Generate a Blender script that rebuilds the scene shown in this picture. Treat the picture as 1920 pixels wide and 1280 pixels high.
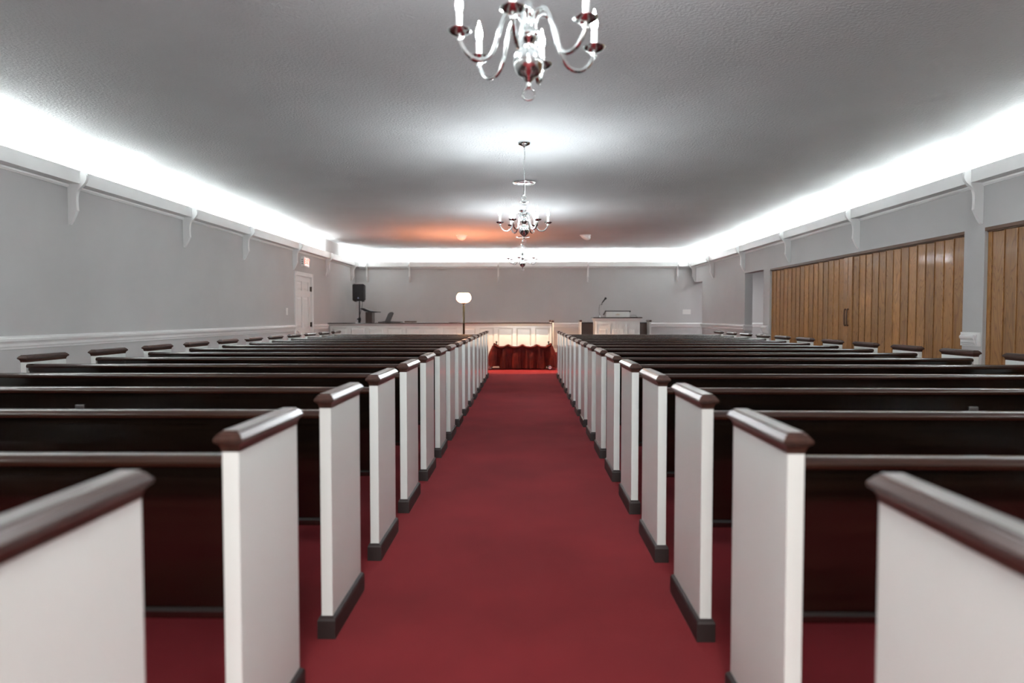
import bpy, bmesh, math, random
from mathutils import Vector, Matrix
PI = math.pi
R = math.radians
random.seed(7)
for o in list(bpy.data.objects):
    bpy.data.objects.remove(o, do_unlink=True)
SC = bpy.context.scene
COL = SC.collection

# ------------------------------------------------------------------ camera
cd = bpy.data.cameras.new('camera'); cam = bpy.data.objects.new('camera', cd); COL.objects.link(cam)
cd.sensor_width = 36; cd.lens = 24; cd.clip_start = .02; cd.clip_end = 100
cam.location = (0, 0, 1.21); cam.rotation_euler = (PI/2 - .03709, 0, .017967)
cd.dof.use_dof = True; cd.dof.focus_distance = 6.5; cd.dof.aperture_fstop = 1.8
SC.camera = cam
# ------------------------------------------------------------------ world + exposure
w = bpy.data.worlds.new('world'); SC.world = w; w.use_nodes = True
w.node_tree.nodes['Background'].inputs[0].default_value = (.8, .9, 1, 1)
w.node_tree.nodes['Background'].inputs[1].default_value = .02
SC.view_settings.view_transform = 'Standard'; SC.view_settings.look = 'None'
SC.view_settings.exposure = 1.33; SC.view_settings.gamma = 1; SC.view_settings.use_curve_mapping = False

# room dimensions (metres): left wall, right wall, back wall, rear wall, ceiling
XL, XR, YB, YR, ZC = -4.60, 4.58, 18.56, -3.5, 3.0
COVE_W = 26.0        # watts of each 1.2 m tube in the cove
BULB_S = 540.0       # emission strength of the candle bulbs
LAMP_W = 48.0        # floor lamp
SPOT_W = 225.0       # hooded ceiling spots
CEIL_FILL_W = 38.0        # added ceiling fill behind the camera
WALL_FILL_W = 54.0       # added fill at the rear wall

def area(name, loc, rot, sx, sy, watts, color, spread=180):
    l = bpy.data.lights.new(name, 'AREA'); l.shape = 'RECTANGLE'; l.size = sx; l.size_y = sy
    l.energy = watts; l.color = color; l.spread = R(spread)
    o = bpy.data.objects.new(name, l); COL.objects.link(o); o.location = loc; o.rotation_euler = rot
    return o
COOL = (.93, .985, 1.0)
# fluorescent tubes lying in the cove behind the fascia: area lights facing up and to the wall
for k in range(14):
    y = 17.85 - 1.49*k
    if k != 1:      # one tube on the left is out
        area('cove_tube_light', (XL + .086, y, 2.59), (PI, -R(40), 0), .018, 1.22, COVE_W, COOL)
    area('cove_tube_light', (XR - .086, y, 2.59), (PI, R(40), 0), .018, 1.22, COVE_W, COOL)
x = XL + .85
while x < XR - .5:
    area('cove_tube_light', (x, YB - .086, 2.59), (PI - R(40), 0, 0), 1.22, .018, COVE_W, COOL)
    x += 1.49
# added fill light under the ceiling, unseen behind the camera
area('rear_ceiling_fill', (0, -.7, ZC - .06), (0, 0, 0), .6, .6, CEIL_FILL_W, (1, .93, .86))
# added fill at the closed rear wall, brightens faces turned to the camera
area('rear_wall_fill', (0, YR + .02, 1.25), (PI/2, 0, 0), 2.0, 2.1, WALL_FILL_W, (1, .98, .97))
# light of the side corridor
area('corridor_ceiling_light', (5.7, 16.6, 2.56), (0, 0, 0), .6, 1.2, 20, (.97, .98, 1))

# ------------------------------------------------------------------ mesh helpers
def link(name, me, mat, parent=None, loc=None):
    o = bpy.data.objects.new(name, me); COL.objects.link(o)
    if mat: me.materials.append(mat)
    if parent: o.parent = parent
    if loc: o.location = loc
    return o
def obj(name, bm, mat, parent=None, loc=None, smooth=False, angle=35):
    bmesh.ops.recalc_face_normals(bm, faces=bm.faces)
    me = bpy.data.meshes.new(name); 
    if smooth:
        for f in bm.faces: f.smooth = True
        for e in bm.edges:
            if len(e.link_faces) == 2 and e.calc_face_angle(0) > R(angle): e.smooth = False
    bm.to_mesh(me); bm.free()
    return link(name, me, mat, parent, loc)
def B(): return bmesh.new()
def box(bm, x0, x1, y0, y1, z0, z1, bev=0):
    m = Matrix.Translation(((x0+x1)/2, (y0+y1)/2, (z0+z1)/2)) @ Matrix.Diagonal((abs(x1-x0), abs(y1-y0), abs(z1-z0), 1))
    r = bmesh.ops.create_cube(bm, size=1, matrix=m)
    if bev:
        es = list({e for v in r['verts'] for e in v.link_edges})
        bmesh.ops.bevel(bm, geom=es, offset=bev, segments=2, affect='EDGES', profile=.6)
    return r['verts']
def loft(bm, rings, cap=True, close=True):
    vs = [[bm.verts.new(p) for p in r] for r in rings]
    n = len(rings[0])
    for a, b in zip(vs, vs[1:]):
        for i in range(n if close else n-1):
            bm.faces.new((a[i], a[(i+1) % n], b[(i+1) % n], b[i]))
    if cap:
        bm.faces.new(vs[0]); bm.faces.new(vs[-1])
    return vs
def rect_stack(bm, x0, x1, y0, y1, prof):
    loft(bm, [[(x0-o, y0-o, z), (x1+o, y0-o, z), (x1+o, y1+o, z), (x0-o, y1+o, z)] for o, z in prof])
def prism(bm, prof, axis, a0, a1):
    """extrude a closed 2D profile: axis x -> profile (y,z); y -> (x,z); z -> (x,y)"""
    def P(p, a): return {'x': (a, p[0], p[1]), 'y': (p[0], a, p[1]), 'z': (p[0], p[1], a)}[axis]
    loft(bm, [[P(p, a0) for p in prof], [P(p, a1) for p in prof]])
def lathe(bm, prof, c=(0, 0, 0), seg=24, cap=True):
    rings = [[(c[0]+r*math.cos(2*PI*i/seg), c[1]+r*math.sin(2*PI*i/seg), c[2]+z) for i in range(seg)] for r, z in prof]
    loft(bm, rings, cap)
def tube(bm, pts, rad, seg=8, closed=False, cap=True):
    pts = [Vector(p) for p in pts]; n = len(pts); rings = []
    up = None
    for i, p in enumerate(pts):
        if closed: t = pts[(i+1) % n] - pts[i-1]
        else: t = pts[min(i+1, n-1)] - pts[max(i-1, 0)]
        t.normalize()
        if up is None:
            up = Vector((0, 0, 1)) if abs(t.z) < .9 else Vector((1, 0, 0))
        s = t.cross(up).normalized(); up = s.cross(t).normalized()
        r = rad[i] if isinstance(rad, (list, tuple)) else rad
        rings.append([p + r*(math.cos(2*PI*k/seg)*s + math.sin(2*PI*k/seg)*up) for k in range(seg)])
    if closed:
        vs = [[bm.verts.new(q) for q in rr] for rr in rings]
        for a in range(n):
            for k in range(seg):
                bm.faces.new((vs[a][k], vs[a][(k+1) % seg], vs[(a+1) % n][(k+1) % seg], vs[(a+1) % n][k]))
    else: loft(bm, rings, cap)
def torus(bm, c, R1, r, normal='y', seg=20, s2=8, sx=1, sz=1):
    pts = []
    for i in range(seg):
        a = 2*PI*i/seg; u = R1*math.cos(a)*sx; v = R1*math.sin(a)*sz
        pts.append({'y': (c[0]+u, c[1], c[2]+v), 'x': (c[0], c[1]+u, c[2]+v), 'z': (c[0]+u, c[1]+v, c[2])}[normal])
    tube(bm, pts, r, s2, closed=True)
def catmull(pts, k=6):
    P = [Vector(p) for p in pts]; out = []
    for i in range(len(P)-1):
        a, b, c, d = P[max(i-1, 0)], P[i], P[i+1], P[min(i+2, len(P)-1)]
        for j in range(k):
            t = j/k
            out.append(.5*((2*b) + (c-a)*t + (2*a-5*b+4*c-d)*t*t + (3*b-a-3*c+d)*t**3))
    out.append(P[-1]); return out
def tag(o, label=None, cat=None, group=None, kind=None):
    if label: o['label'] = label
    if cat: o['category'] = cat
    if group: o['group'] = group
    if kind: o['kind'] = kind
    return o
def thing(name, loc, label, cat, group=None, rz=0, kind=None):
    o = bpy.data.objects.new(name, None); o.empty_display_size = .1; COL.objects.link(o)
    o.location = loc; o.rotation_euler = (0, 0, rz)
    return tag(o, label, cat, group, kind)
def copy_tree(o, parent=None):
    c = o.copy(); COL.objects.link(c)
    if parent: c.parent = parent
    for ch in list(o.children): copy_tree(ch, c)
    return c

# ------------------------------------------------------------------ materials
def mat(name, color, rough=.5, metal=0, coat=0, spec=.5):
    m = bpy.data.materials.new(name); m.use_nodes = True; b = m.node_tree.nodes['Principled BSDF']
    b.inputs['Base Color'].default_value = (*color, 1); b.inputs['Roughness'].default_value = rough
    b.inputs['Metallic'].default_value = metal; b.inputs['Coat Weight'].default_value = coat
    b.inputs['Coat Roughness'].default_value = .08; b.inputs['Specular IOR Level'].default_value = spec
    return m
def N(m, t, **kw):
    n = m.node_tree.nodes.new(t)
    for k, v in kw.items(): setattr(n, k, v)
    return n
def L(m, a, b): m.node_tree.links.new(a, b)
def noisy(m, c1, c2, scale=(1, 1, 1), nscale=5, detail=4, bump=0, bscale=None, bdist=.002, lo=.35, hi=.65):
    """two-tone procedural colour plus fine bump in object space"""
    b = m.node_tree.nodes['Principled BSDF']
    tc = N(m, 'ShaderNodeTexCoord'); mp = N(m, 'ShaderNodeMapping'); mp.inputs['Scale'].default_value = scale
    L(m, tc.outputs['Object'], mp.inputs['Vector'])
    nz = N(m, 'ShaderNodeTexNoise'); nz.inputs['Scale'].default_value = nscale; nz.inputs['Detail'].default_value = detail
    L(m, mp.outputs['Vector'], nz.inputs['Vector'])
    cr = N(m, 'ShaderNodeValToRGB'); cr.color_ramp.elements[0].position = lo; cr.color_ramp.elements[1].position = hi
    cr.color_ramp.elements[0].color = (*c1, 1); cr.color_ramp.elements[1].color = (*c2, 1)
    L(m, nz.outputs['Fac'], cr.inputs['Fac']); L(m, cr.outputs['Color'], b.inputs['Base Color'])
    if bump:
        n2 = N(m, 'ShaderNodeTexNoise'); n2.inputs['Scale'].default_value = bscale or nscale*8; n2.inputs['Detail'].default_value = 3
        L(m, tc.outputs['Object'], n2.inputs['Vector'])
        bp = N(m, 'ShaderNodeBump'); bp.inputs['Strength'].default_value = bump; bp.inputs['Distance'].default_value = bdist
        L(m, n2.outputs['Fac'], bp.inputs['Height']); L(m, bp.outputs['Normal'], b.inputs['Normal'])
    return m
WALL = noisy(mat('grey_wall_paint', (.4, .4, .4), .75), (.49, .49, .487), (.515, .515, .51), nscale=1.5, bump=.15, bscale=120)
CEIL = noisy(mat('textured_ceiling_paint', (.4, .4, .4), .9), (.480, .492, .492), (.510, .522, .522), nscale=1.2, bump=.9, bscale=45, bdist=.008)
TRIM = noisy(mat('white_trim_paint', (.8, .8, .8), .35), (.78, .79, .78), (.82, .83, .82), nscale=2)
PEWW = noisy(mat('white_pew_paint', (.8, .8, .78), .3, coat=.5), (.68, .715, .69), (.71, .745, .72), nscale=1.3)
WOOD = noisy(mat('dark_mahogany', (.02, .006, .004), .2, coat=.8), (.004, .0026, .0018), (.010, .0055, .0033), scale=(.6, 6, 14), nscale=3, bump=.015, bscale=30)
RAILW = noisy(mat('mahogany_rail', (.03, .012, .007), .2, coat=.45), (.020, .008, .005), (.040, .017, .010), scale=(.6, 14, 14), nscale=3)
WOODY = noisy(mat('dark_mahogany_endgrain', (.02, .008, .006), .3, coat=.3), (.030, .013, .009), (.060, .026, .018), scale=(14, .6, 14), nscale=3)
BASEB = mat('dark_base_shoe', (.018, .010, .009), .5)
CHROME = noisy(mat('polished_nickel', (.8, .8, .8), .15, metal=1), (.72, .76, .75), (.76, .80, .79), nscale=3)
BRASS = noisy(mat('antique_brass', (.3, .2, .1), .3, metal=1), (.10, .075, .042), (.15, .115, .065), nscale=6)
BLACK = noisy(mat('black_plastic', (.012, .012, .014), .5), (.010, .010, .012), (.018, .018, .02), nscale=30, bump=.2, bscale=300)
BROWN = noisy(mat('brown_veneer', (.05, .02, .012), .4, coat=.2), (.026, .012, .008), (.048, .022, .014), scale=(8, 8, .7), nscale=3)
CANDLE = mat('white_candle_sleeve', (.85, .85, .83), .4)
WHITEP = mat('white_plastic', (.78, .78, .76), .4)
BRONZE = mat('dark_bronze_hinge', (.05, .035, .025), .35, metal=1)
RUBBER = mat('grey_rubber', (.25, .24, .24), .6)
DARKTRACK = mat('dark_track', (.09, .035, .012), .5)

CARP = mat('red_carpet', (.2, .02, .03), .95, spec=.1)
noisy(CARP, (.165, .012, .017), (.225, .017, .023), nscale=1.6, detail=5, bump=.8, bscale=260, bdist=.006, lo=.3, hi=.7)
CARP.node_tree.nodes['Principled BSDF'].inputs['Sheen Weight'].default_value = .15
CARP.node_tree.nodes['Principled BSDF'].inputs['Sheen Tint'].default_value = (.8, .3, .3, 1)
VELV = mat('red_velvet', (.12, .006, .004), .75, spec=.2)
noisy(VELV, (.05, .003, .002), (.10, .006, .003), nscale=6)
VELV.node_tree.nodes['Principled BSDF'].inputs['Sheen Weight'].default_value = .06
VELV.node_tree.nodes['Principled BSDF'].inputs['Sheen Roughness'].default_value = .25
VELV.node_tree.nodes['Principled BSDF'].inputs['Sheen Tint'].default_value = (1, .16, .06, 1)

# oak slats: grain changes from slat to slat
OAK = mat('oak_slats', (.3, .16, .07), .45, coat=.1)
def build_oak():
    m = OAK; b = m.node_tree.nodes['Principled BSDF']
    g = N(m, 'ShaderNodeNewGeometry'); tc = N(m, 'ShaderNodeTexCoord')
    mul = N(m, 'ShaderNodeMath', operation='MULTIPLY'); mul.inputs[1].default_value = 37
    L(m, g.outputs['Random Per Island'], mul.inputs[0])
    mp = N(m, 'ShaderNodeMapping'); mp.inputs['Scale'].default_value = (1, 7, .9)
    L(m, tc.outputs['Object'], mp.inputs['Vector']); 
    cx = N(m, 'ShaderNodeCombineXYZ'); L(m, mul.outputs[0], cx.inputs[0]); L(m, mul.outputs[0], cx.inputs[2])
    L(m, cx.outputs[0], mp.inputs['Location'])
    nz = N(m, 'ShaderNodeTexNoise'); nz.inputs['Scale'].default_value = 1.3; nz.inputs['Detail'].default_value = 1.5; nz.inputs['Distortion'].default_value = .6
    L(m, mp.outputs['Vector'], nz.inputs['Vector'])
    m2 = N(m, 'ShaderNodeMath', operation='MULTIPLY'); m2.inputs[1].default_value = 16; L(m, nz.outputs['Fac'], m2.inputs[0])
    fr = N(m, 'ShaderNodeMath', operation='FRACT'); L(m, m2.outputs[0], fr.inputs[0])
    cr = N(m, 'ShaderNodeValToRGB'); e = cr.color_ramp.elements
    e[0].position = 0; e[0].color = (0.198, 0.084, 0.021, 1); e[1].position = .35; e[1].color = (0.342, 0.162, 0.046, 1)
    x = cr.color_ramp.elements.new(1); x.color = (0.282, 0.127, 0.035, 1)
    L(m, fr.outputs[0], cr.inputs['Fac'])
    fine = N(m, 'ShaderNodeTexNoise'); fine.inputs['Scale'].default_value = 3; fine.inputs['Detail'].default_value = 4
    mp2 = N(m, 'ShaderNodeMapping'); mp2.inputs['Scale'].default_value = (1, 60, 1.5); L(m, tc.outputs['Object'], mp2.inputs['Vector']); L(m, mp2.outputs['Vector'], fine.inputs['Vector'])
    hv = N(m, 'ShaderNodeHueSaturation'); L(m, cr.outputs['Color'], hv.inputs['Color'])
    a = N(m, 'ShaderNodeMath', operation='MULTIPLY_ADD'); a.inputs[1].default_value = .45; a.inputs[2].default_value = .52
    L(m, g.outputs['Random Per Island'], a.inputs[0])
    a2 = N(m, 'ShaderNodeMath', operation='MULTIPLY_ADD'); a2.inputs[1].default_value = .5; L(m, fine.outputs['Fac'], a2.inputs[0]); L(m, a.outputs[0], a2.inputs[2])
    L(m, a2.outputs[0], hv.inputs['Value']); L(m, hv.outputs['Color'], b.inputs['Base Color'])
build_oak()

def emis(name, color, s, base=(.8, .8, .8)):
    m = mat(name, base, .4); b = m.node_tree.nodes['Principled BSDF']
    b.inputs['Emission Color'].default_value = (*color, 1); b.inputs['Emission Strength'].default_value = s
    return m
BULB = emis('lit_candle_bulb', (.90, .96, 1), BULB_S)
SHADE = emis('lit_lamp_shade', (1, .50, .26), 9)
EXITR = emis('exit_letters_red', (1, .10, .06), 1.2, (.8, .05, .03))
PANELW = emis('fill_panel_glow', (1, .96, .92), 4)  # glow meant for the added ceiling fill, used nowhere

# ------------------------------------------------------------------ room shell
def struct(name, bm, m, parent=None, smooth=False):
    o = obj(name, bm, m, parent, smooth=smooth)
    if not parent: o['kind'] = 'structure'
    return o
b = B(); box(b, XL-.15, 7.2, YR-.15, YB+.15, -.1, 0); struct('floor', b, CARP)
b = B(); box(b, XL-.15, XR+.16, YR-.15, YB+.15, ZC, ZC+.1); struct('ceiling', b, CEIL)
b = B()
box(b, XL-.15, XL, YR-.15, 13.67, 0, ZC); box(b, XL-.15, XL, 14.70, YB+.15, 0, ZC); box(b, XL-.15, XL, 13.67, 14.70, 2.04, ZC)
struct('wall_left', b, WALL)
b = B(); box(b, XL, 7.2, YB, YB+.15, 0, ZC); struct('wall_back', b, WALL)
b = B(); box(b, XL, XR, YR-.15, YR, 0, ZC); struct('wall_rear', b, WALL)
XO = XR + .16
b = B()
segs = [(YR-.15, 1.2, 0), (1.2, 6.908, 2.09), (6.908, 7.224, 0), (7.224, 12.847, 2.09), (12.847, 13.187, 0), (13.187, 14.292, 2.10), (14.292, 17.689, 0), (17.689, YB, 2.11)]
for y0, y1, z0 in segs: box(b, XR, XO, y0, y1, z0, ZC)
struct('wall_right', b, WALL)
b = B(); box(b, 7.0, 7.2, 12.9, YB, 0, 2.7); box(b, XO, 7.2, 12.75, 12.9, 0, 2.7); struct('wall_corridor', b, WALL)
b = B(); box(b, XO, 7.2, 12.75, YB, 2.6, 2.7); struct('ceiling_corridor', b, CEIL)
b = B(); box(b, XO-.001, XO+.1, 1.1, 12.75, 0, 2.3); struct('wall_behind_folding_doors', b, WALL)
# platform at the back
b = B(); box(b, XL, XR, 16.05, YB, 0, .235); o = struct('platform', b, CARP); o['label'] = 'low red carpeted platform across the back of the room'

# cove: shelf board, fascia, small bead below; one mesh per side
def cove_profile(sign, wall):     # returns list of closed profiles in (offset coordinate, z)
    f = lambda d: wall + sign*d
    return [[(f(0), 2.54), (f(.13), 2.54), (f(.13), 2.672), (f(.114), 2.672), (f(.114), 2.556), (f(0), 2.556)],
            [(f(0), 2.538), (f(0), 2.505), (f(.008), 2.505), (f(.014), 2.515), (f(.020), 2.522), (f(.022), 2.538)]]
b = B()
for p in cove_profile(1, XL): prism(b, p, 'y', YR, YB)
tag(struct('trim_1', b, TRIM), 'white light cove along the left wall')
b = B()
for p in cove_profile(-1, XR): prism(b, p, 'y', YR, YB)
tag(struct('trim_2', b, TRIM), 'white light cove along the right wall')
b = B()
for p in cove_profile(-1, YB): prism(b, p, 'x', XL+.115, XR-.115)
tag(struct('trim_3', b, TRIM), 'white light cove along the back wall')
# chair rails
CR = [(0, .908), (.010, .912), (.013, .928), (.020, .938), (.021, .962), (.028, .975), (.036, .985), (.038, 1.004), (.030, 1.018), (.0, 1.032)]
def chair(name, axis, wall, sign, a0, a1, label=None):
    b = B(); prism(b, [(wall+sign*d, z) for d, z in CR], axis, a0, a1); o = struct(name, b, TRIM)
    if label: o['label'] = label
chair('trim_4', 'y', XL, 1, YR, 13.585, 'white chair rail on the left wall before the door')
chair('trim_5', 'y', XL, 1, 14.79, 15.88, 'white chair rail on the left wall past the door')
chair('trim_6', 'x', YB, -1, XL, 7.0, 'white chair rail along the back wall')
b = B(); prism(b, [(XR-d, z) for d, z in CR], 'y', 14.255, 17.725)
prism(b, [(14.292-d, z) for d, z in CR], 'x', XR-.036, XO); prism(b, [(17.689+d, z) for d, z in CR], 'x', XR-.036, XO)
tag(struct('trim_7', b, TRIM), 'white chair rail on the right wall wrapping its corners')
b = B(); prism(b, [(XR-d, z) for d, z in CR], 'y', 12.93, 13.187)
prism(b, [(13.187+d, z) for d, z in CR], 'x', XR-.036, XO); struct('trim_8', b, TRIM)
# chair rail block on the pier between the two folding doors
b = B(); box(b, XR-.012, XR, 6.925, 7.232, .905, 1.045)
prism(b, [(XR-.012-d*.9, .915+(z-.908)*.9) for d, z in CR], 'y', 6.99, 7.20)
prism(b, [(XR-.012-d*.5, .915+(z-.908)*.9) for d, z in CR], 'y', 6.97, 6.99)
struct('trim_9', b, TRIM)
b = B(); box(b, XL, XR, YB-.018, YB, .235, .335); struct('baseboard_back', b, TRIM)
b = B(); box(b, XL, XL+.018, YR, 13.58, 0, .12); struct('baseboard_left', b, TRIM)
b = B(); box(b, XR-.018, XR, 14.292, 16.05, 0, .12); struct('baseboard_right', b, TRIM)

# scrolled brackets under the cove: profile is (distance from wall, z)
BP = [(0, 2.672), (.150, 2.672), (.178, 2.655), (.196, 2.625), (.198, 2.590), (.186, 2.560), (.160, 2.528), (.128, 2.500), (.103, 2.470), (.092, 2.430),
      (.088, 2.380), (.090, 2.320), (.094, 2.275), (.086, 2.262), (.070, 2.225), (.045, 2.175), (.018, 2.135), (0, 2.130)]
ORD = ['first', 'second', 'third', 'fourth', 'fifth', 'sixth', 'seventh', 'eighth', 'ninth', 'tenth', 'eleventh', 'twelfth', 'thirteenth', 'fourteenth', 'fifteenth', 'sixteenth']
def bracket_mesh():
    b = B(); prism(b, [(d, z-2.13) for d, z in BP], 'y', -.019, .019)
    return obj('cove_bracket', b, TRIM, smooth=True, angle=30)
br0 = None
def place_bracket(loc, rz, label, grp):
    global br0
    if br0 is None: br0 = o = bracket_mesh()
    else: o = br0.copy(); COL.objects.link(o)
    o.location = loc; o.rotation_euler = (0, 0, rz); tag(o, label, 'bracket', grp)
LY = [6.86, 9.185, 11.145, 13.55, 15.785, 18.06]; RY = [6.957, 9.468, 11.886, 14.31, 16.63, 18.4]
near = ['nearest the camera', 'second from the camera', 'third from the camera', 'fourth from the camera', 'fifth from the camera', 'farthest, by the corner']
for i, yy in enumerate(LY):
    place_bracket((XL, yy, 2.13), 0, 'white scrolled bracket under the left wall cove, ' + near[i], 'scrolled brackets under the cove on the left wall')
for i, yy in enumerate(RY):
    place_bracket((XR, yy, 2.13), PI, 'white scrolled bracket under the right wall cove, ' + near[i], 'scrolled brackets under the cove on the right wall')
for xx, lb in [(-4.27, 'at its left end'), (-3.11, 'above the keyboard'), (-.704, 'just left of the chandeliers'), (1.714, 'left of the pulpit microphone'), (4.12, 'at its right end')]:
    place_bracket((xx, YB, 2.13), -PI/2, 'white scrolled bracket on the back wall cove, ' + lb, 'scrolled brackets under the cove on the back wall')

# ------------------------------------------------------------------ panelled door on the left wall
d1 = thing('door_1', (XL, 14.185, 0), 'white six-panel door in the left wall', None, kind='structure')
b = B(); y0, y1 = -.515, .515
yw = (y1-y0); st = .115; mid = .1
xf = -.02
def door_slab():
    b = B()
    # slab with recessed panels made of rails and stiles around raised fields
    rows = [(.20, .86), (.97, 1.615), (1.74, 1.93)]
    cols = [(y0+st+.02, -mid/2), (mid/2, y1-st-.02)]
    box(b, xf-.034, xf-.018, y0, y1, .01, 2.035)
    ys = [y0, cols[0][0], cols[0][1], cols[1][0], cols[1][1], y1]
    for a, c in ((ys[0], ys[1]), (ys[2], ys[3]), (ys[4], ys[5])): box(b, xf-.018, xf, a, c, .01, 2.035)
    zs = [.01] + [z for r in rows for z in r] + [2.035]
    for i in range(0, len(zs), 2):
        for a, c in cols: box(b, xf-.018, xf, a, c, zs[i], zs[i+1])
    for za, zb in rows:
        for a, c in cols:
            loft(b, [[(x, a+o, za+o), (x, c-o, za+o), (x, c-o, zb-o), (x, a+o, zb-o)] for x, o in ((xf-.018, .010), (xf-.018, .016), (xf-.002, .050))])
    return b
obj('door_leaf', door_slab(), TRIM, d1)
b = B()
def casing_ring(b):
    for a, c in ((y0-.075, y0+.0), (y1, y1+.075)):
        box(b, 0, .016, a, c, 0, 2.115); box(b, .016, .024, a+(.045 if c > 0 else 0), c-(0 if c > 0 else .045), 0, 2.115)
    box(b, 0, .016, y0, y1, 2.04, 2.115); box(b, .016, .024, y0, y1, 2.085, 2.115)
    box(b, -.12, 0, y0-.0, y0+.008, 0, 2.04); box(b, -.12, 0, y1-.008, y1, 0, 2.04); box(b, -.12, 0, y0, y1, 2.032, 2.04)
casing_ring(b); obj('door_casing', b, TRIM, d1)
b = B(); box(b, -.14, -.05, y0, y1, 0, 2.04); obj('door_backing', b, TRIM, d1)
for hz in (1.79, 1.03):
    b = B(); box(b, -.02, -.002, y1-.045, y1-.008, hz-.05, hz+.05); tube(b, [(.006, y1-.01, hz-.055), (.006, y1-.01, hz+.055)], .008); tag(obj('hinge', b, BRONZE, d1), 'dark bronze hinge')
b = B(); seg = [(0.028, 0), (.03, .004), (.011, .010), (.011, .03), (.022, .036), (.03, .05), (.028, .062), (.012, .070)]
loft(b, [[(xf+z, y0+.06+r*math.cos(2*PI*i/16), .90+r*math.sin(2*PI*i/16)) for i in range(16)] for r, z in seg])
tag(obj('door_knob', b, CHROME, d1, smooth=True), 'satin metal door knob')

# exit sign over the door
ex = thing('exit_sign', (XL, 14.18, 2.235), 'white lit exit sign with red letters above the white door', 'exit sign')
b = B(); box(b, 0, .075, -.165, .165, 0, .20, .006); obj('housing', b, WHITEP, ex)
for zz in (.06, .10, .14):
    b = B(); box(b, .02, .045, -.168, -.164, zz-.008, zz+.008); tag(obj('knockout', b, BLACK, ex), 'small dark opening on the side')
b = B(); box(b, .075, .079, -.14, .14, .025, .175); obj('face', b, emis('exit_face', (1, .75, .7), .35), ex)
fc = bpy.data.curves.new('exit_text', 'FONT'); fc.body = 'EXIT'; fc.size = .15; fc.align_x = 'CENTER'; fc.align_y = 'CENTER'; fc.extrude = .002; fc.offset = .004
fo = bpy.data.objects.new('tmp', fc); COL.objects.link(fo)
bpy.context.view_layer.update()
me = bpy.data.meshes.new_from_object(fo.evaluated_get(bpy.context.evaluated_depsgraph_get())); bpy.data.objects.remove(fo)
lt = link('lettering', me, EXITR, ex, (.081, 0, .10)); lt.rotation_euler = (PI/2, 0, PI/2); lt['label'] = 'red EXIT lettering'

def plate(name, loc, rz, wdt, hgt, n, label, vertical=False):
    t = thing(name, loc, label, 'switch plate', rz=rz)
    b = B(); box(b, -wdt/2, wdt/2, -.006, 0, -hgt/2, hgt/2, .002); obj('cover', b, WHITEP, t)
    for i in range(n):
        u = ((i+.5)/n-.5)*(hgt if vertical else wdt)*.85
        b = B()
        if vertical: box(b, -.012, .012, -.014, -.006, u-.016, u+.016)
        else: box(b, u-.006, u+.006, -.016, -.006, -.012, .012)
        obj('toggle', b, WHITEP, t)
plate('switch_plate', (XL, 13.16, 1.30), PI/2, .10, .135, 2, 'small white light switch plate on the left wall beside the door', True)
plate('switch_plate', (4.39, YB, 1.325), 0, .215, .125, 4, 'wide white four-switch plate on the back wall, right side')

# ------------------------------------------------------------------ folding accordion doors
def folding(name, ya, yb, split, label):
    t = thing(name, (XR+.055, ya, 0), label, None, kind='structure')
    Lg = yb-ya; pitch = .178
    def leaf(a0, a1, nm):
        b = B(); n = max(1, round((a1-a0)/pitch)); p = (a1-a0)/n
        for i in range(n):
            c = a0+(i+.5)*p; hw = p*.5+.004; tilt = .016
            # a thin slat, its camera-side edge set back so each one laps the next
            loft(b, [[(-tilt, c+hw, z), (tilt, c-hw, z), (tilt+.012, c-hw, z), (-tilt+.012, c+hw, z)] for z in (.01, 2.045 - .004*(i % 2))])
            box(b, -tilt-.007, -tilt+.006, c+hw-.012, c+hw, .01, 2.04)
        return obj(nm, b, OAK, t)
    if split:
        s = split-ya
        leaf(.06, s-.13, 'folding_leaf'); leaf(s+.13, Lg-.05, 'folding_leaf')
        for a0, a1 in ((s-.125, s-.004), (s+.004, s+.125)):
            b = B(); box(b, -.03, .03, a0, a1, .01, 2.045, .004); lp = obj('lead_post', b, OAK, t)
            yy = (a1-.03) if a0 < s-.05 else (a0+.03)
            b = B(); tube(b, catmull([(-.03, yy, 1.08), (-.055, yy, 1.095), (-.055, yy, 1.29), (-.03, yy, 1.305)], 4), .011); tag(obj('handle', b, DARKTRACK, lp), 'dark wooden pull handle')
    else: leaf(.05, Lg-.05, 'folding_leaf')
    for a0, a1 in ((0, .05), (Lg-.05, Lg)):
        b = B(); box(b, -.02, .04, a0, a1, 0, 2.06); obj('jamb_post', b, OAK, t)
    b = B(); box(b, -.055, .05, 0, Lg, 2.055, 2.09); box(b, -.03, .03, 0, Lg, 2.045, 2.056); tag(obj('header_track', b, DARKTRACK, t), 'brown wooden header track')
    return t
folding('door_2', 7.224, 12.847, 9.83, 'wide oak accordion folding door in the right wall')
folding('door_3', 1.2, 6.908, None, 'oak accordion folding door at the right edge of the view')

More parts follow.
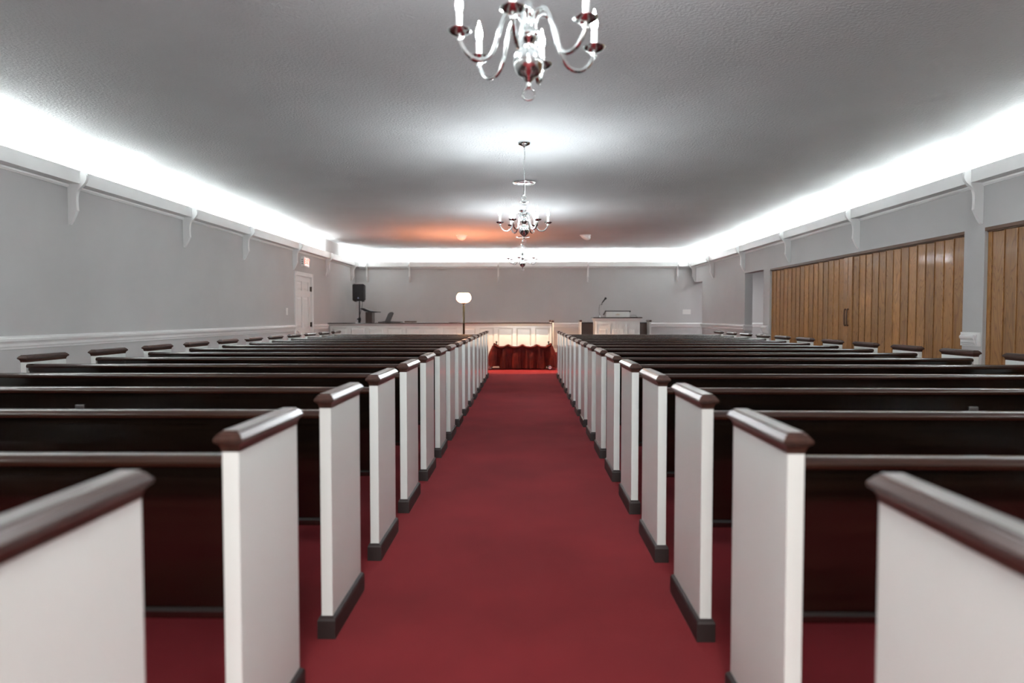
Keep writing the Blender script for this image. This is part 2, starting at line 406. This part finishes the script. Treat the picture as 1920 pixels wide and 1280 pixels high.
# ------------------------------------------------------------------ pews
CAPP = [(.001, .868), (.002, .878), (.007, .888), (.014, .893), (.016, .896), (.016, .902), (.005, .916), (.001, .9165), (-.001, .922)]
BASP = [(.013, 0), (.013, .068), (.010, .076), (.001, .084)]
def make_pew(length, label, grp, ends=2):
    """origin: floor under the back edge of the end nearest x=0; runs to +x; back faces -y"""
    t = thing('pew', (0, 0, 0), label, 'pew', grp)
    T, D = .042, .44
    for x0 in (0, length-T)[:ends]:
        b = B(); box(b, x0, x0+T, 0, D, .0, .869); e = obj('end_panel', b, PEWW, t)
        b = B(); rect_stack(b, x0, x0+T, 0, D, CAPP); tag(obj('end_cap', b, WOODY, e), 'dark wooden cap moulding')
        b = B(); rect_stack(b, x0, x0+T, 0, D, BASP); tag(obj('base_shoe', b, BASEB, e), 'dark base moulding')
    a0, a1 = T, length-T
    b = B(); prism(b, [(.024, .835), (.034, .835), (.116, .40), (.106, .398)], 'x', a0, a1)
    prism(b, [(.021, .805), (.050, .805), (.046, .835), (.019, .835)], 'x', a0, a1)
    obj('backrest', b, WOOD, t)
    pr = [(.012, .826), (.0, .830), (-.004, .838), (-.002, .847), (.006, .854), (.018, .857), (.040, .857), (.052, .853), (.060, .845), (.060, .834), (.050, .826)]
    b = B(); prism(b, pr, 'x', a0, a1); obj('top_rail', b, RAILW, t, smooth=True, angle=50)
    b = B(); prism(b, [(.094, .398), (.090, .404), (.090, .418), (.098, .426), (.112, .426), (.118, .398)], 'x', a0, a1); obj('bottom_rail', b, WOOD, t)
    b = B(); prism(b, [(.105, .415), (.43, .435), (.438, .442), (.438, .455), (.43, .462), (.105, .44)], 'x', a0, a1); obj('seat', b, WOOD, t)
    b = B(); prism(b, [(.385, .36), (.405, .36), (.405, .436), (.385, .435)], 'x', a0, a1); obj('seat_apron', b, WOOD, t)
    return t
LX0, LX1, RX0, RX1 = -3.725, -.72, .655, 3.815
lp = make_pew(LX1-LX0, '', ''); rp = make_pew(RX1-RX0, '', '')
rowy = [.82] + [.06+.819*n for n in range(2, 17)]
for i, yy in enumerate(rowy):
    l = lp if i == 0 else copy_tree(lp); l.location = (LX0, yy, 0)
    r = rp if i == 0 else copy_tree(rp); r.location = (RX0, yy, 0)
    which = 'nearest the camera' if i == 0 else ('last before the draped stand' if i == 15 else ORD[i] + ' row from the camera')
    for o, s in ((l, 'left'), (r, 'right')):
        tag(o, 'dark wooden pew with white ends %s of the aisle, %s' % (s, which), 'pew', 'pews %s of the aisle' % s)
    if i == 3: tagged = (l, r)
for o, px, s in ((tagged[0], -2.228-LX0, 'left'), (tagged[1], 2.20-RX0, 'right')):
    b = B(); box(b, px-.022, px+.022, .030, .036, .748, .766, .0015); box(b, px-.017, px+.017, .0285, .0305, .755, .760)
    tag(obj('metal_plate', b, mat('brushed_metal', (.35, .33, .33), .35, metal=1), o), 'small metal plate on the pew back')
    if s == 'left':
        b = B(); box(b, .004, .006, .1, .12, .2, .22); b.free()

# ------------------------------------------------------------------ draped bier at the end of the aisle
bier = thing('draped_bier', (-.04, 15.62, 0), 'wheeled casket stand draped in dark red velvet at the aisle end', 'bier')
def drape():
    b = B(); hx, hy = .66, .20; n = 240; rings = []
    zt = .555
    def per(t):   # rounded rectangle perimeter, returns point, outward normal, x-like parameter
        Lx, Ly, rr = 2*hx, 2*hy, .09
        pts = []
        P = 2*(Lx+Ly); s = (t % 1)*P
        if s < Lx: p, nn, u = (-hx+s, -hy), (0, -1), s
        elif s < Lx+Ly: p, nn, u = (hx, -hy+s-Lx), (1, 0), s
        elif s < 2*Lx+Ly: p, nn, u = (hx-(s-Lx-Ly), hy), (0, 1), s
        else: p, nn, u = (-hx, hy-(s-2*Lx-Ly)), (-1, 0), s
        # soften the corners
        for cx, cy in ((hx, -hy), (hx, hy), (-hx, hy), (-hx, -hy)):
            d = math.hypot(p[0]-cx, p[1]-cy)
            if d < .12:
                k = 1-d/.12; v = Vector((cx, cy)).normalized() ; w2 = Vector((math.copysign(1, cx), math.copysign(1, cy))).normalized()
                nv = (Vector(nn)*(1-k)+w2*k).normalized(); nn = (nv.x, nv.y)
                p = (p[0]-w2.x*k*.03, p[1]-w2.y*k*.03)
        return p, nn, u
    def swag(u, x):   # height of the top edge: peaks every quarter of the long side
        ph = ((x+hx)/(2*hx)*4) % 1
        return -.052*math.sin(PI*ph)**.8
    K = 16
    rnd = random.Random(3)
    ph1 = [rnd.uniform(0, 6.28) for _ in range(6)]
    for k in range(K+1):
        f = k/K; ring = []
        for i in range(n):
            (px, py), nn, u = per(i/n)
            long = abs(nn[1]) > .8
            top = zt + (swag(u, px) if long else -.03*math.sin(PI*(py+hy)/(2*hy)))
            if abs(px) > hx-.14: top += .03*(abs(px)-(hx-.14))/.14
            z = top*(1-f) + .03*f
            flare = .055*f**.8 + (.075*f**.6 if abs(nn[0]) > .45 else 0)
            fold = (.036*math.sin(u*24+ph1[0]+.8*math.sin(u*5)) + .018*math.sin(u*47+ph1[1]+f*1.5) + .008*math.sin(u*83+ph1[2]-f*2)) * min(1, f*2.2)**.9
            if k == 0: fold = 0; flare = -.015
            if k == 1: flare += .012
            if f > .9 and abs(px) > hx-.13 and long: z += .05
            ring.append((px+nn[0]*(flare+fold), py+nn[1]*(flare+fold), z))
        rings.append(ring)
    loft(b, rings, cap=False)
    return b
cl = obj('velvet_drape', drape(), VELV, bier, smooth=True, angle=80); cl['label'] = 'dark red velvet drape with swagged top edge'
b = B(); box(b, -.62, .62, -.17, .17, .50, .535, .01); obj('top_frame', b, CHROME, bier)
# gathered swags of cloth along the top edge
for sy in (-1, 1):
    for q in range(4):
        x0 = -.66+q*.33; pts = []
        for j in range(13):
            f = j/12; pts.append((x0+f*.33, sy*(.205+.020*math.sin(PI*f)), .552-.055*math.sin(PI*f)**.8 + (.03*max(0, abs(x0+f*.33)-.52)/.14)))
        b = B(); tube(b, pts, [.012+.022*math.sin(PI*j/12) for j in range(13)], 10)
        obj('swag', b, VELV, bier, smooth=True, angle=80)
for sx in (-1, 1):
    for sy in (-1, 1):
        cx, cy = (.617 if sx > 0 else -.74), sy*.265
        b = B(); prof = [(.034, -.016), (.052, -.013), (.055, 0), (.052, .013), (.034, .016)]
        loft(b, [[(cx+r*math.cos(2*PI*i/20), cy+u, .056+r*math.sin(2*PI*i/20)) for i in range(20)] for r, u in prof]); wl = obj('wheel', b, BLACK, bier, smooth=True)
        b = B(); loft(b, [[(cx+r*math.cos(2*PI*i/16), cy-sy*0+u, .056+r*math.sin(2*PI*i/16)) for i in range(16)] for r, u in [(.036, -.020), (.036, .020)]]); tag(obj('hub', b, CHROME, wl), 'shiny metal hub')
    b = B(); lathe(b, [(.012, 0), (.012, .06), (.02, .065), (.022, .085), (.012, .1)], (sx*.60, .1, .535), 12); obj('corner_knob', b, BLACK, bier, smooth=True)

# ------------------------------------------------------------------ choir rail on the platform
cr = thing('choir_rail', (XL+.01, 15.98, 0), 'long white panelled rail with thin dark cap in front of the platform, left side', 'railing')
RL = .66-(XL+.01)
b = B(); box(b, .03, RL-.02, 0, .05, 0, 1.02)
ns = 12; pitch = (RL-.05)/ns
# frieze and stiles stand proud of the recessed field; raised panels in between
box(b, .03, RL-.02, -.022, 0, .935, 1.02); box(b, .03, RL-.02, -.022, 0, 0, .16)
for i in range(ns+1):
    c = .03+i*pitch; box(b, max(.03, c-.045), min(RL-.02, c+.045), -.022, 0, .16, .935)
for i in range(ns):
    a, c = .03+i*pitch+.045, .03+(i+1)*pitch-.045
    loft(b, [[(a+o, y, .16+o), (c-o, y, .16+o), (c-o, y, .935-o), (a+o, y, .935-o)] for y, o in ((0, .0), (-.003, .004), (-.012, .030), (-.014, .034))])
obj('panelling', b, PEWW, cr)
b = B(); prism(b, [(.05, .975), (-.024, .975), (-.030, .985), (-.055, 1.005), (-.075, 1.02), (-.085, 1.035), (.05, 1.035)], 'x', 0, RL-.02); obj('cap_moulding', b, PEWW, cr)
b = B(); prism(b, [(.06, 1.035), (-.095, 1.035), (-.100, 1.042), (-.095, 1.052), (.06, 1.055)], 'x', -.01, RL-.01); tag(obj('cap', b, WOOD, cr), 'dark wooden cap')
b = B(); box(b, RL-.02, RL-.002, -.02, .05, 0, 1.035); tag(obj('edge_strip', b, WOOD, cr), 'dark wooden edge strip')
# choir pews behind the rail: only their end caps show above it
ch = make_pew(2.69, '', '', 1); ch.location = (.695, 16.62, .235); ch.rotation_euler = (0, 0, PI); ch.scale = (1, 1, .95)
tag(ch, 'choir pew with white end behind the left rail, front row', 'pew', 'choir pews behind the rail')
ch2 = copy_tree(ch); ch2.location = (.69, 17.75, .235); ch2.rotation_euler = (0, 0, PI); ch2.scale = (1, 1, .95)
tag(ch2, 'choir pew with white end behind the left rail, second row', 'pew', 'choir pews behind the rail')
# bench behind the pulpit
cb = make_pew(1.84, 'short platform pew with white ends and dark wooden back coloured as lit, behind the pulpit', None)
for k in cb.children:
    if k.name.startswith('backrest'): k.data.materials[0] = noisy(mat('painted_lit_pew_back', (.07,.03,.02), .4), (.075, .034, .022), (.10, .05, .034), nscale=3)  # same wood as other pews, the light on it put into the colour
cb.location = (3.28, 18.15, .235); cb.rotation_euler = (0, 0, PI); cb.scale = (1, 1, .95)

# ------------------------------------------------------------------ pulpit with desk and microphone
pu = thing('pulpit', (2.28, 16.75, .235), 'white panelled pulpit with dark top on the platform', 'pulpit')
b = B(); W2 = .545
box(b, -W2, W2, .02, .50, 0, .86)
for a, c in ((-W2, -W2+.05), (-.215, -.17), (.205, .25), (W2-.05, W2)): box(b, a, c, -.005, .02, 0, .80)
box(b, -W2, W2, 0, .02, .775, .815); box(b, -W2, W2, 0, .02, 0, .1)
for a, c in ((-W2+.05, -.215), (-.17, .205), (.25, W2-.05)):
    box(b, a+.02, c-.02, .008, .02, .12, .68)
    loft(b, [[(a+.05+o, y, .15+o), (c-.05-o, y, .15+o), (c-.05-o, y, .66-o), (a+.05+o, y, .66-o)] for y, o in ((.008, 0), (-.004, .02))])
obj('body', b, PEWW, pu)
b = B(); rect_stack(b, -W2, W2, 0, .50, [(.002, .855), (.012, .862), (.018, .885), (.034, .905), (.038, .915), (.038, .925)]); obj('cornice', b, PEWW, pu)
b = B(); rect_stack(b, -W2, W2, 0, .50, [(.045, .925), (.052, .930), (.052, .942), (.046, .948)]); tag(obj('top', b, WOOD, pu), 'dark wooden top')
b = B(); loft(b, [[(x, .04, .948), (x, .04, 1.085), (x, .40, 1.01), (x, .40, .948)] for x in (-.275, .30)]); dk = obj('reading_desk', b, PEWW, pu)
b = B(); loft(b, [[(x, .015, 1.09), (x, .015, 1.108), (x, .45, 1.02), (x, .45, 1.002)] for x in (-.305, .325)]); tag(obj('desk_top', b, WOOD, dk), 'dark slanted desk board')
b = B()
for cx, cz, rr in ((0, 0, .022), (-.03, -.004, .018), (.03, -.004, .018), (-.05, .004, .011), (.05, .004, .011), (0, .02, .012), (-.02, .016, .01), (.022, .016, .01)):
    loft(b, [[(.012+cx+q*rr*math.cos(2*PI*i/14), yy, 1.012+cz+q*rr*math.sin(2*PI*i/14)*.8) for i in range(14)] for yy, q in ((.04, 1), (.030, .9), (.026, .4))])
tag(obj('emblem', b, mat('cream_plaster', (.55, .50, .42), .6), dk), 'small cream carved ornament')
mc = thing('microphone', (1.865, 16.85, 1.183), 'black microphone on a thin gooseneck standing on the pulpit', 'microphone')
b = B(); lathe(b, [(.04, 0), (.04, .012), (.015, .018), (.01, .05)], seg=16); obj('base', b, CHROME, mc, smooth=True)
neck = catmull([(0, 0, .03), (.0, 0, .12), (.015, 0, .22), (.045, 0, .34)], 6)
b = B(); tube(b, neck, .0055, 8); obj('gooseneck', b, CHROME, mc, smooth=True)
b = B(); tube(b, catmull([(-.003, 0, .03), (-.025, 0, .14), (-.022, 0, .24), (0, 0, .31), (.03, 0, .315)], 5), .004, 6); obj('cable', b, BLACK, mc, smooth=True)
b = B(); tube(b, [(.038, 0, .30), (.05, 0, .36), (.062, 0, .372), (.115, 0, .44), (.120, 0, .447)], [.008, .010, .013, .017, .019], 12)
obj('microphone_handle', b, BLACK, mc, smooth=True)
b = B(); bmesh.ops.create_uvsphere(b, u_segments=16, v_segments=10, radius=.029, matrix=Matrix.Translation((.132, 0, .462))); obj('grille', b, BLACK, mc, smooth=True)
b = B(); tube(b, [(0, 0, 0), (0, .12, 0), (0, .12, .045), (.13, .12, .045), (.15, .12, .03), (.15, .0, 0)], .004, 6); tube(b, [(0, 0, 0), (.15, 0, 0)], .004, 6)
tag(obj('wire_rack', b, BLACK, loc=(2.63, 16.88, 1.188)), 'small thin wire rack on the pulpit top right of the desk', 'rack')

# ------------------------------------------------------------------ loudspeaker on its stand
SX, SY = -4.26, 17.6
st = thing('speaker_stand', (SX, SY, .235), 'black tripod stand under the loudspeaker in the left back corner', 'stand')
b = B(); tube(b, [(0, 0, .30), (0, 0, 1.36)], .017, 12); obj('pole', b, BLACK, st, smooth=True)
b = B(); tube(b, [(0, 0, .25), (0, 0, .88)], .024, 12); lathe(b, [(.03, .84), (.036, .85), (.036, .92), (.024, .94)], seg=12); obj('lower_tube', b, BLACK, st, smooth=True)
b = B(); tube(b, [(-.02, 0, .90), (-.065, 0, .90)], [.01, .018], 8); obj('clamp_knob', b, BLACK, st)
for k in range(3):
    a = 2*PI*k/3+.5; b = B(); tube(b, [(.03*math.cos(a), .03*math.sin(a), .62), (.27*math.cos(a), .27*math.sin(a), .012)], .012, 8)
    tube(b, [(.02*math.cos(a), .02*math.sin(a), .27), (.17*math.cos(a), .17*math.sin(a), .33)], .008, 6); obj('leg', b, BLACK, st, smooth=True)
sp = thing('loudspeaker', (SX, SY, 1.595), 'black loudspeaker box mounted on a pole in the left back corner', 'loudspeaker')
b = B(); prof = []
def rr_prof(w, h, r, bulge=0):
    pts = []
    for cx, cz, a0 in ((w/2-r, r, -90), (w/2-r, h-r, 0), (-w/2+r, h-r, 90), (-w/2+r, r, 180)):
        for j in range(5):
            a = R(a0+90*j/4); pts.append((cx+r*math.cos(a), cz+r*math.sin(a)))
    return pts
P1 = rr_prof(.30, .44, .035)
loft(b, [[(x*s, y, .22+(z-.22)*s) for x, z in P1] for y, s in ((-.13, .93), (-.122, .985), (-.10, 1), (.10, .9), (.13, .75))]); cab = obj('cabinet', b, BLACK, sp, smooth=True)
b = B(); P2 = rr_prof(.262, .37, .03); loft(b, [[(x, y, z+.04) for x, z in P2] for y in (-.130, -.136)]); obj('grille', b, noisy(mat('speaker_grille', (.014, .014, .016), .6), (.010, .010, .012), (.022, .022, .025), nscale=150), sp)
b = B(); prism(b, [(-.021, .065), (.0, .108), (.021, .065), (.008, .065), (0, .082), (-.008, .065)], 'y', -.140, -.136); tag(obj('badge', b, mat('silver_badge', (.55, .6, .9), .3, metal=.6), sp), 'small silver triangular badge')
b = B(); box(b, -.11, -.075, -.08, .08, -.015, .012); box(b, .075, .11, -.08, .08, -.015, .012); obj('foot', b, BLACK, sp)
b = B(); tube(b, catmull([(SX+.05, SY+.12, 1.62), (SX+.04, SY+.10, 1.45), (SX+.01, SY+.06, 1.3), (SX-.02, SY+.05, 1.15), (SX-.07, SY+.05, .95), (SX-.09, SY+.1, .6), (SX-.05, SY+.2, .245)], 5), .006, 6)
tag(obj('speaker_cable', b, BLACK, smooth=True), 'thin dark cable hanging from the loudspeaker beside its stand', 'cable')

# dark lectern, keyboard, books
le = thing('lectern', (-3.81, 16.85, .235), 'dark brown lectern with slanted top behind the rail, beside the loudspeaker', 'lectern')
b = B(); box(b, -.085, .075, -.15, .15, .03, 1.08); obj('column', b, BROWN, le)
b = B(); box(b, -.18, .16, -.2, .2, 0, .04, .008); obj('base', b, BROWN, le)
b = B(); loft(b, [[(-.19, y, 1.150), (-.19, y, 1.165), (-.12, y, 1.172), (.06, y, 1.10), (.21, y, 1.085), (.215, y, 1.068), (.09, y, 1.062), (-.085, y, 1.095)] for y in (-.24, .24)]); obj('top_board', b, BLACK, le)
kb = thing('electric_organ', (-3.35, 17.25, .235), 'dark keyboard with music rest showing above the rail', 'keyboard')
b = B(); box(b, -.30, .25, -.25, .25, .72, .80, .01); box(b, -.30, -.27, -.2, .2, 0, .72); box(b, .22, .25, -.2, .2, 0, .72); obj('case', b, BLACK, kb)
b = B(); box(b, -.30, .02, -.27, .12, .80, .835, .008); box(b, -.20, .02, -.2, .1, .835, .845); obj('control_panel', b, BLACK, kb)
b = B(); box(b, .02, .25, -.22, .12, .80, .84, .006); tag(obj('key_cover', b, mat('charcoal_metal', (.06, .06, .062), .35, metal=.5), kb), 'charcoal cover')
b = B(); loft(b, [[(-.175, -.05+y, .84), (-.035, -.05+y, .84), (.035, .04+y, 1.04), (.03, .05+y, 1.06), (-.01, .055+y, 1.08), (-.06, .05+y, 1.075), (-.105, .04+y, 1.04)] for y in (0, .015)]); obj('music_rest', b, mat('charcoal_rest', (.045, .047, .05), .4), kb)
sb = thing('side_table', (-2.86, 17.2, .235), 'small white stand under two dark books behind the rail', 'table')
b = B(); box(b, -.15, .15, -.14, .14, .78, .815, .006); obj('table_top', b, WHITEP, sb)
for sx in (-1, 1):
    for sy in (-1, 1): b = B(); box(b, sx*.13-.012, sx*.13+.012, sy*.12-.012, sy*.12+.012, 0, .78); obj('leg', b, WHITEP, sb)
for xx, mm, lb in ((-2.935, BROWN, 'dark reddish-brown book lying on the small white stand, left one'), (-2.79, BLACK, 'black book lying on the small white stand, right one')):
    bo = thing('book', (xx, 17.2, 1.05), lb, 'book', 'books on the small white stand')
    b = B(); box(b, -.065, .065, -.1, .1, .0, .005); box(b, -.065, .065, -.1, .1, .030, .036); prism(b, [(-.065, 0), (-.071, .008), (-.071, .028), (-.065, .036)], 'y', -.1, .1); obj('cover', b, mm, bo)
    b = B(); box(b, -.062, .060, -.096, .096, .005, .030); obj('pages', b, mat('page_edges', (.12, .09, .07), .8), bo)

# ------------------------------------------------------------------ torchiere floor lamp
fx, fy = -1.33, 15.0
fl = thing('floor_lamp', (fx, fy, 0), 'tall brass floor lamp with glowing glass bowl shade left of the aisle', 'lamp')
b = B(); lathe(b, [(.14, 0), (.14, .012), (.12, .025), (.05, .04), (.03, .06)], seg=28); obj('base', b, BRASS, fl, smooth=True)
b = B(); lathe(b, [(.024, .05), (.024, 1.05), (.027, 1.055), (.027, 1.065), (.024, 1.07), (.024, 1.44), (.016, 1.455)], seg=20)
obj('pole', b, BRASS, fl, smooth=True)
b = B(); lathe(b, [(.010, 1.45), (.012, 1.465), (.030, 1.475), (.060, 1.492), (.062, 1.500), (.055, 1.502)], seg=24)
for k in range(10):
    a = 2*PI*k/10; torus(b, (.066*math.cos(a), .066*math.sin(a), 1.515), .012, .0035, 'y' if abs(math.sin(a)) > .5 else 'x', 10, 5)
obj('gallery', b, BRASS, fl, smooth=True)
b = B(); lathe(b, [(.055, 1.505), (.080, 1.512), (.125, 1.535), (.152, 1.570), (.161, 1.605), (.157, 1.640), (.142, 1.680), (.118, 1.710), (.112, 1.712), (.135, 1.675), (.150, 1.640), (.154, 1.605), (.145, 1.572), (.120, 1.542), (.078, 1.518), (.05, 1.512)], seg=32, cap=False)
tag(obj('lamp_shade', b, SHADE, fl, smooth=True), 'glowing milky glass bowl shade')
l = bpy.data.lights.new('floor_lamp_bulb', 'POINT'); l.energy = LAMP_W; l.color = (1, .28, .12); l.shadow_soft_size = .04
o = bpy.data.objects.new('floor_lamp_light', l); COL.objects.link(o); o.location = (fx, fy, 1.66)

# ------------------------------------------------------------------ hooded ceiling spots
for xx, lb in ((-1.39, 'white hooded ceiling spotlight above the floor lamp'), (1.35, 'white hooded ceiling spotlight right of the chandeliers')):
    t = thing('ceiling_spotlight', (xx, 15.2, ZC), lb, 'spotlight', 'hooded ceiling spotlights')
    b = B(); lathe(b, [(.125, 0), (.128, -.004), (.122, -.010), (.108, -.010), (.108, 0)], seg=28, cap=False); obj('trim_ring', b, WHITEP, t, smooth=True)
    b = B(); n = 14; skew = .045 if xx > 0 else 0
    rings = []
    for k in range(7):
        ph = PI/2*k/6; rr = .108*math.cos(ph); zz = -.012-.098*math.sin(ph)
        rings.append([(rr*math.cos(PI+PI*i/n) + skew*math.sin(ph), rr*math.sin(PI+PI*i/n)*.8, zz) for i in range(n+1)])
    rings2 = [[(x*.96, y*.96, z*.96-.0) for x, y, z in r] for r in rings]
    loft(b, rings, cap=False, close=False); loft(b, rings2, cap=False, close=False); obj('hood', b, WHITEP, t, smooth=True)
    s = bpy.data.lights.new('spot', 'SPOT'); s.energy = SPOT_W; s.color = (1, .60, .35); s.spot_size = R(76); s.spot_blend = .25; s.shadow_soft_size = .03
    so = bpy.data.objects.new('ceiling_spotlight_lamp', s); COL.objects.link(so); so.location = (xx, 15.29, ZC-.10)
    tgt = Vector((-.10 if xx < 0 else -.05, 16.35, .0)); so.rotation_euler = (tgt-Vector(so.location)).to_track_quat('-Z', 'Y').to_euler()

# round reflective ceiling plates on the centre line
for i, (yy, lb) in enumerate(((9.19, 'round shiny plate flush on the ceiling above the middle chandelier'), (15.45, 'round shiny plate flush on the far ceiling above the farthest chandelier'))):
    t = thing('ceiling_plate', (-.005 - .03*i, yy, ZC), lb, 'ceiling plate', 'round shiny ceiling plates')
    b = B(); lathe(b, [(.155, 0), (.157, -.008), (.150, -.016), (.138, -.016), (.134, -.010), (.134, 0)], seg=40, cap=False); obj('rim', b, CHROME, t, smooth=True)
    b = B(); lathe(b, [(.135, -.010), (.120, -.018), (.08, -.026), (.03, -.030), (.001, -.031)], seg=40); obj('lens', b, mat('glossy_lens', (.9, .92, .95), .12, metal=.6), t, smooth=True)

# ------------------------------------------------------------------ chandeliers
def make_chandelier(off):
    t = thing('chandelier', (0, 0, 2.0), '', 'chandelier', 'polished candle chandeliers over the aisle')
    z0 = 2.0
    q = lambda z: z-z0
    b = B(); lathe(b, [(.064, q(3.0)), (.066, q(2.992)), (.060, q(2.980)), (.035, q(2.968)), (.014, q(2.962)), (.010, q(2.95))], seg=28); obj('canopy', b, CHROME, t, smooth=True)
    b = B(); zt, zb = 2.955, 2.468; n = 19; hl = (zt-zb)/n
    for i in range(n):
        zc = zt-(i+.5)*hl
        torus(b, (.004*math.sin(i*.7), 0, q(zc)), hl*.42, .0022, 'y' if i % 2 else 'x', 10, 5, sx=.5, sz=1.45)
    obj('chain', b, CHROME, t, smooth=True)
    b = B(); tube(b, [(.006*math.sin(k*.9)+.004, .004*math.cos(k*1.3), q(2.96-k*.05)) for k in range(11)], .0025, 6); tag(obj('cord', b, mat('silver_cord', (.4, .4, .4), .5), t), 'thin silver cord')
    b = B(); torus(b, (0, 0, q(2.437)), .024, .004, 'y', 20, 8); obj('hanging_loop', b, CHROME, t, smooth=True)
    b = B(); lathe(b, [(.004, q(2.412)), (.012, q(2.405)), (.044, q(2.392)), (.046, q(2.388)), (.030, q(2.380)), (.014, q(2.370)), (.020, q(2.358)), (.021, q(2.345)), (.013, q(2.336)),
        (.014, q(2.31)), (.013, q(2.29)), (.024, q(2.280)), (.027, q(2.272)), (.020, q(2.262)), (.016, q(2.255)), (.026, q(2.246)), (.028, q(2.238)), (.018, q(2.228)), (.020, q(2.215)), (.030, q(2.205)),
        (.034, q(2.195)), (.030, q(2.180)), (.018, q(2.168)), (.014, q(2.155)), (.022, q(2.146))], seg=24); obj('column', b, CHROME, t, smooth=True, angle=60)
    b = B(); lathe(b, [(.020, q(2.150)), (.038, q(2.142)), (.050, q(2.128)), (.0545, q(2.108)), (.0555, q(2.098)), (.053, q(2.088)), (.046, q(2.070)), (.034, q(2.055)), (.020, q(2.046)), (.020, q(2.042)), (.012, q(2.036)), (.008, q(2.026)), (.010, q(2.018)), (.004, q(2.012))], seg=32); obj('bowl', b, CHROME, t, smooth=True, angle=60)
    b = B(); torus(b, (0, 0, q(1.992)), .021, .0036, 'y', 20, 8); obj('bottom_ring', b, CHROME, t, smooth=True)
    for k in range(6):
        a = R(off+60*k); ca, sa = math.cos(a), math.sin(a)
        P = [(.026, 2.205), (.022, 2.235), (.040, 2.268), (.072, 2.270), (.096, 2.235), (.112, 2.180), (.128, 2.130), (.155, 2.098), (.190, 2.092), (.222, 2.108), (.243, 2.140), (.250, 2.172)]
        pts = catmull([(r*ca, r*sa, q(z)) for r, z in P], 4)
        b = B(); tube(b, pts, .0074, 8); lathe(b, [(.0085, q(2.148)), (.011, q(2.156)), (.0085, q(2.164))], (.249*ca, .249*sa, 0), 12)
        # little scroll knob where arm meets hub
        bmesh.ops.create_uvsphere(b, u_segments=10, v_segments=8, radius=.012, matrix=Matrix.Translation((.030*ca, .030*sa, q(2.198))))
        arm = obj('arm', b, CHROME, t, smooth=True)
        c = (.250*ca, .250*sa, 0)
        b = B(); lathe(b, [(.010, q(2.166)), (.026, q(2.170)), (.040, q(2.180)), (.0415, q(2.184)), (.039, q(2.184)), (.024, q(2.176)), (.012, q(2.174)), (.012, q(2.19))], c, 24); tag(obj('drip_pan', b, CHROME, arm, smooth=True), 'shallow metal drip pan')
        b = B(); lathe(b, [(.0105, q(2.176)), (.0105, q(2.243)), (.009, q(2.246))], c, 14); tag(obj('candle_sleeve', b, CANDLE, arm, smooth=True), 'white candle sleeve')
        b = B(); lathe(b, [(.0055, q(2.245)), (.0100, q(2.256)), (.0120, q(2.268)), (.0100, q(2.284)), (.0048, q(2.302)), (.0010, q(2.318))], c, 12); tag(obj('bulb', b, BULB, arm, smooth=True), 'glowing flame-shaped bulb')
    return t
c1 = make_chandelier(198)
c1.location = (.015, 2.44, 2.0); c1['label'] = 'large polished six-arm candle chandelier at the top of the view'
c2 = copy_tree(c1); c2.location = (-.003, 7.12, 2.0); c2.rotation_euler = (0, 0, R(-15)); c2['label'] = 'middle six-arm candle chandelier hanging from its chain'
c3 = copy_tree(c1); c3.location = (-.03, 11.6, 2.0); c3['label'] = 'farthest and smallest-looking six-arm candle chandelier'
c4 = copy_tree(c1); c4.location = (0, -2.3, 2.0); c4['label'] = 'added six-arm candle chandelier, unseen fill light behind the camera'  # extra chandelier added out of view to light the near pews
b = B(); box(b, -.33, .33, -1.03, -.37, ZC-.045, ZC, .005); tag(obj('fill_light_housing', b, WHITEP), 'added white square housing of the fill light, unseen behind the camera', 'ceiling light')  # made-up fixture around the added ceiling fill, never in view
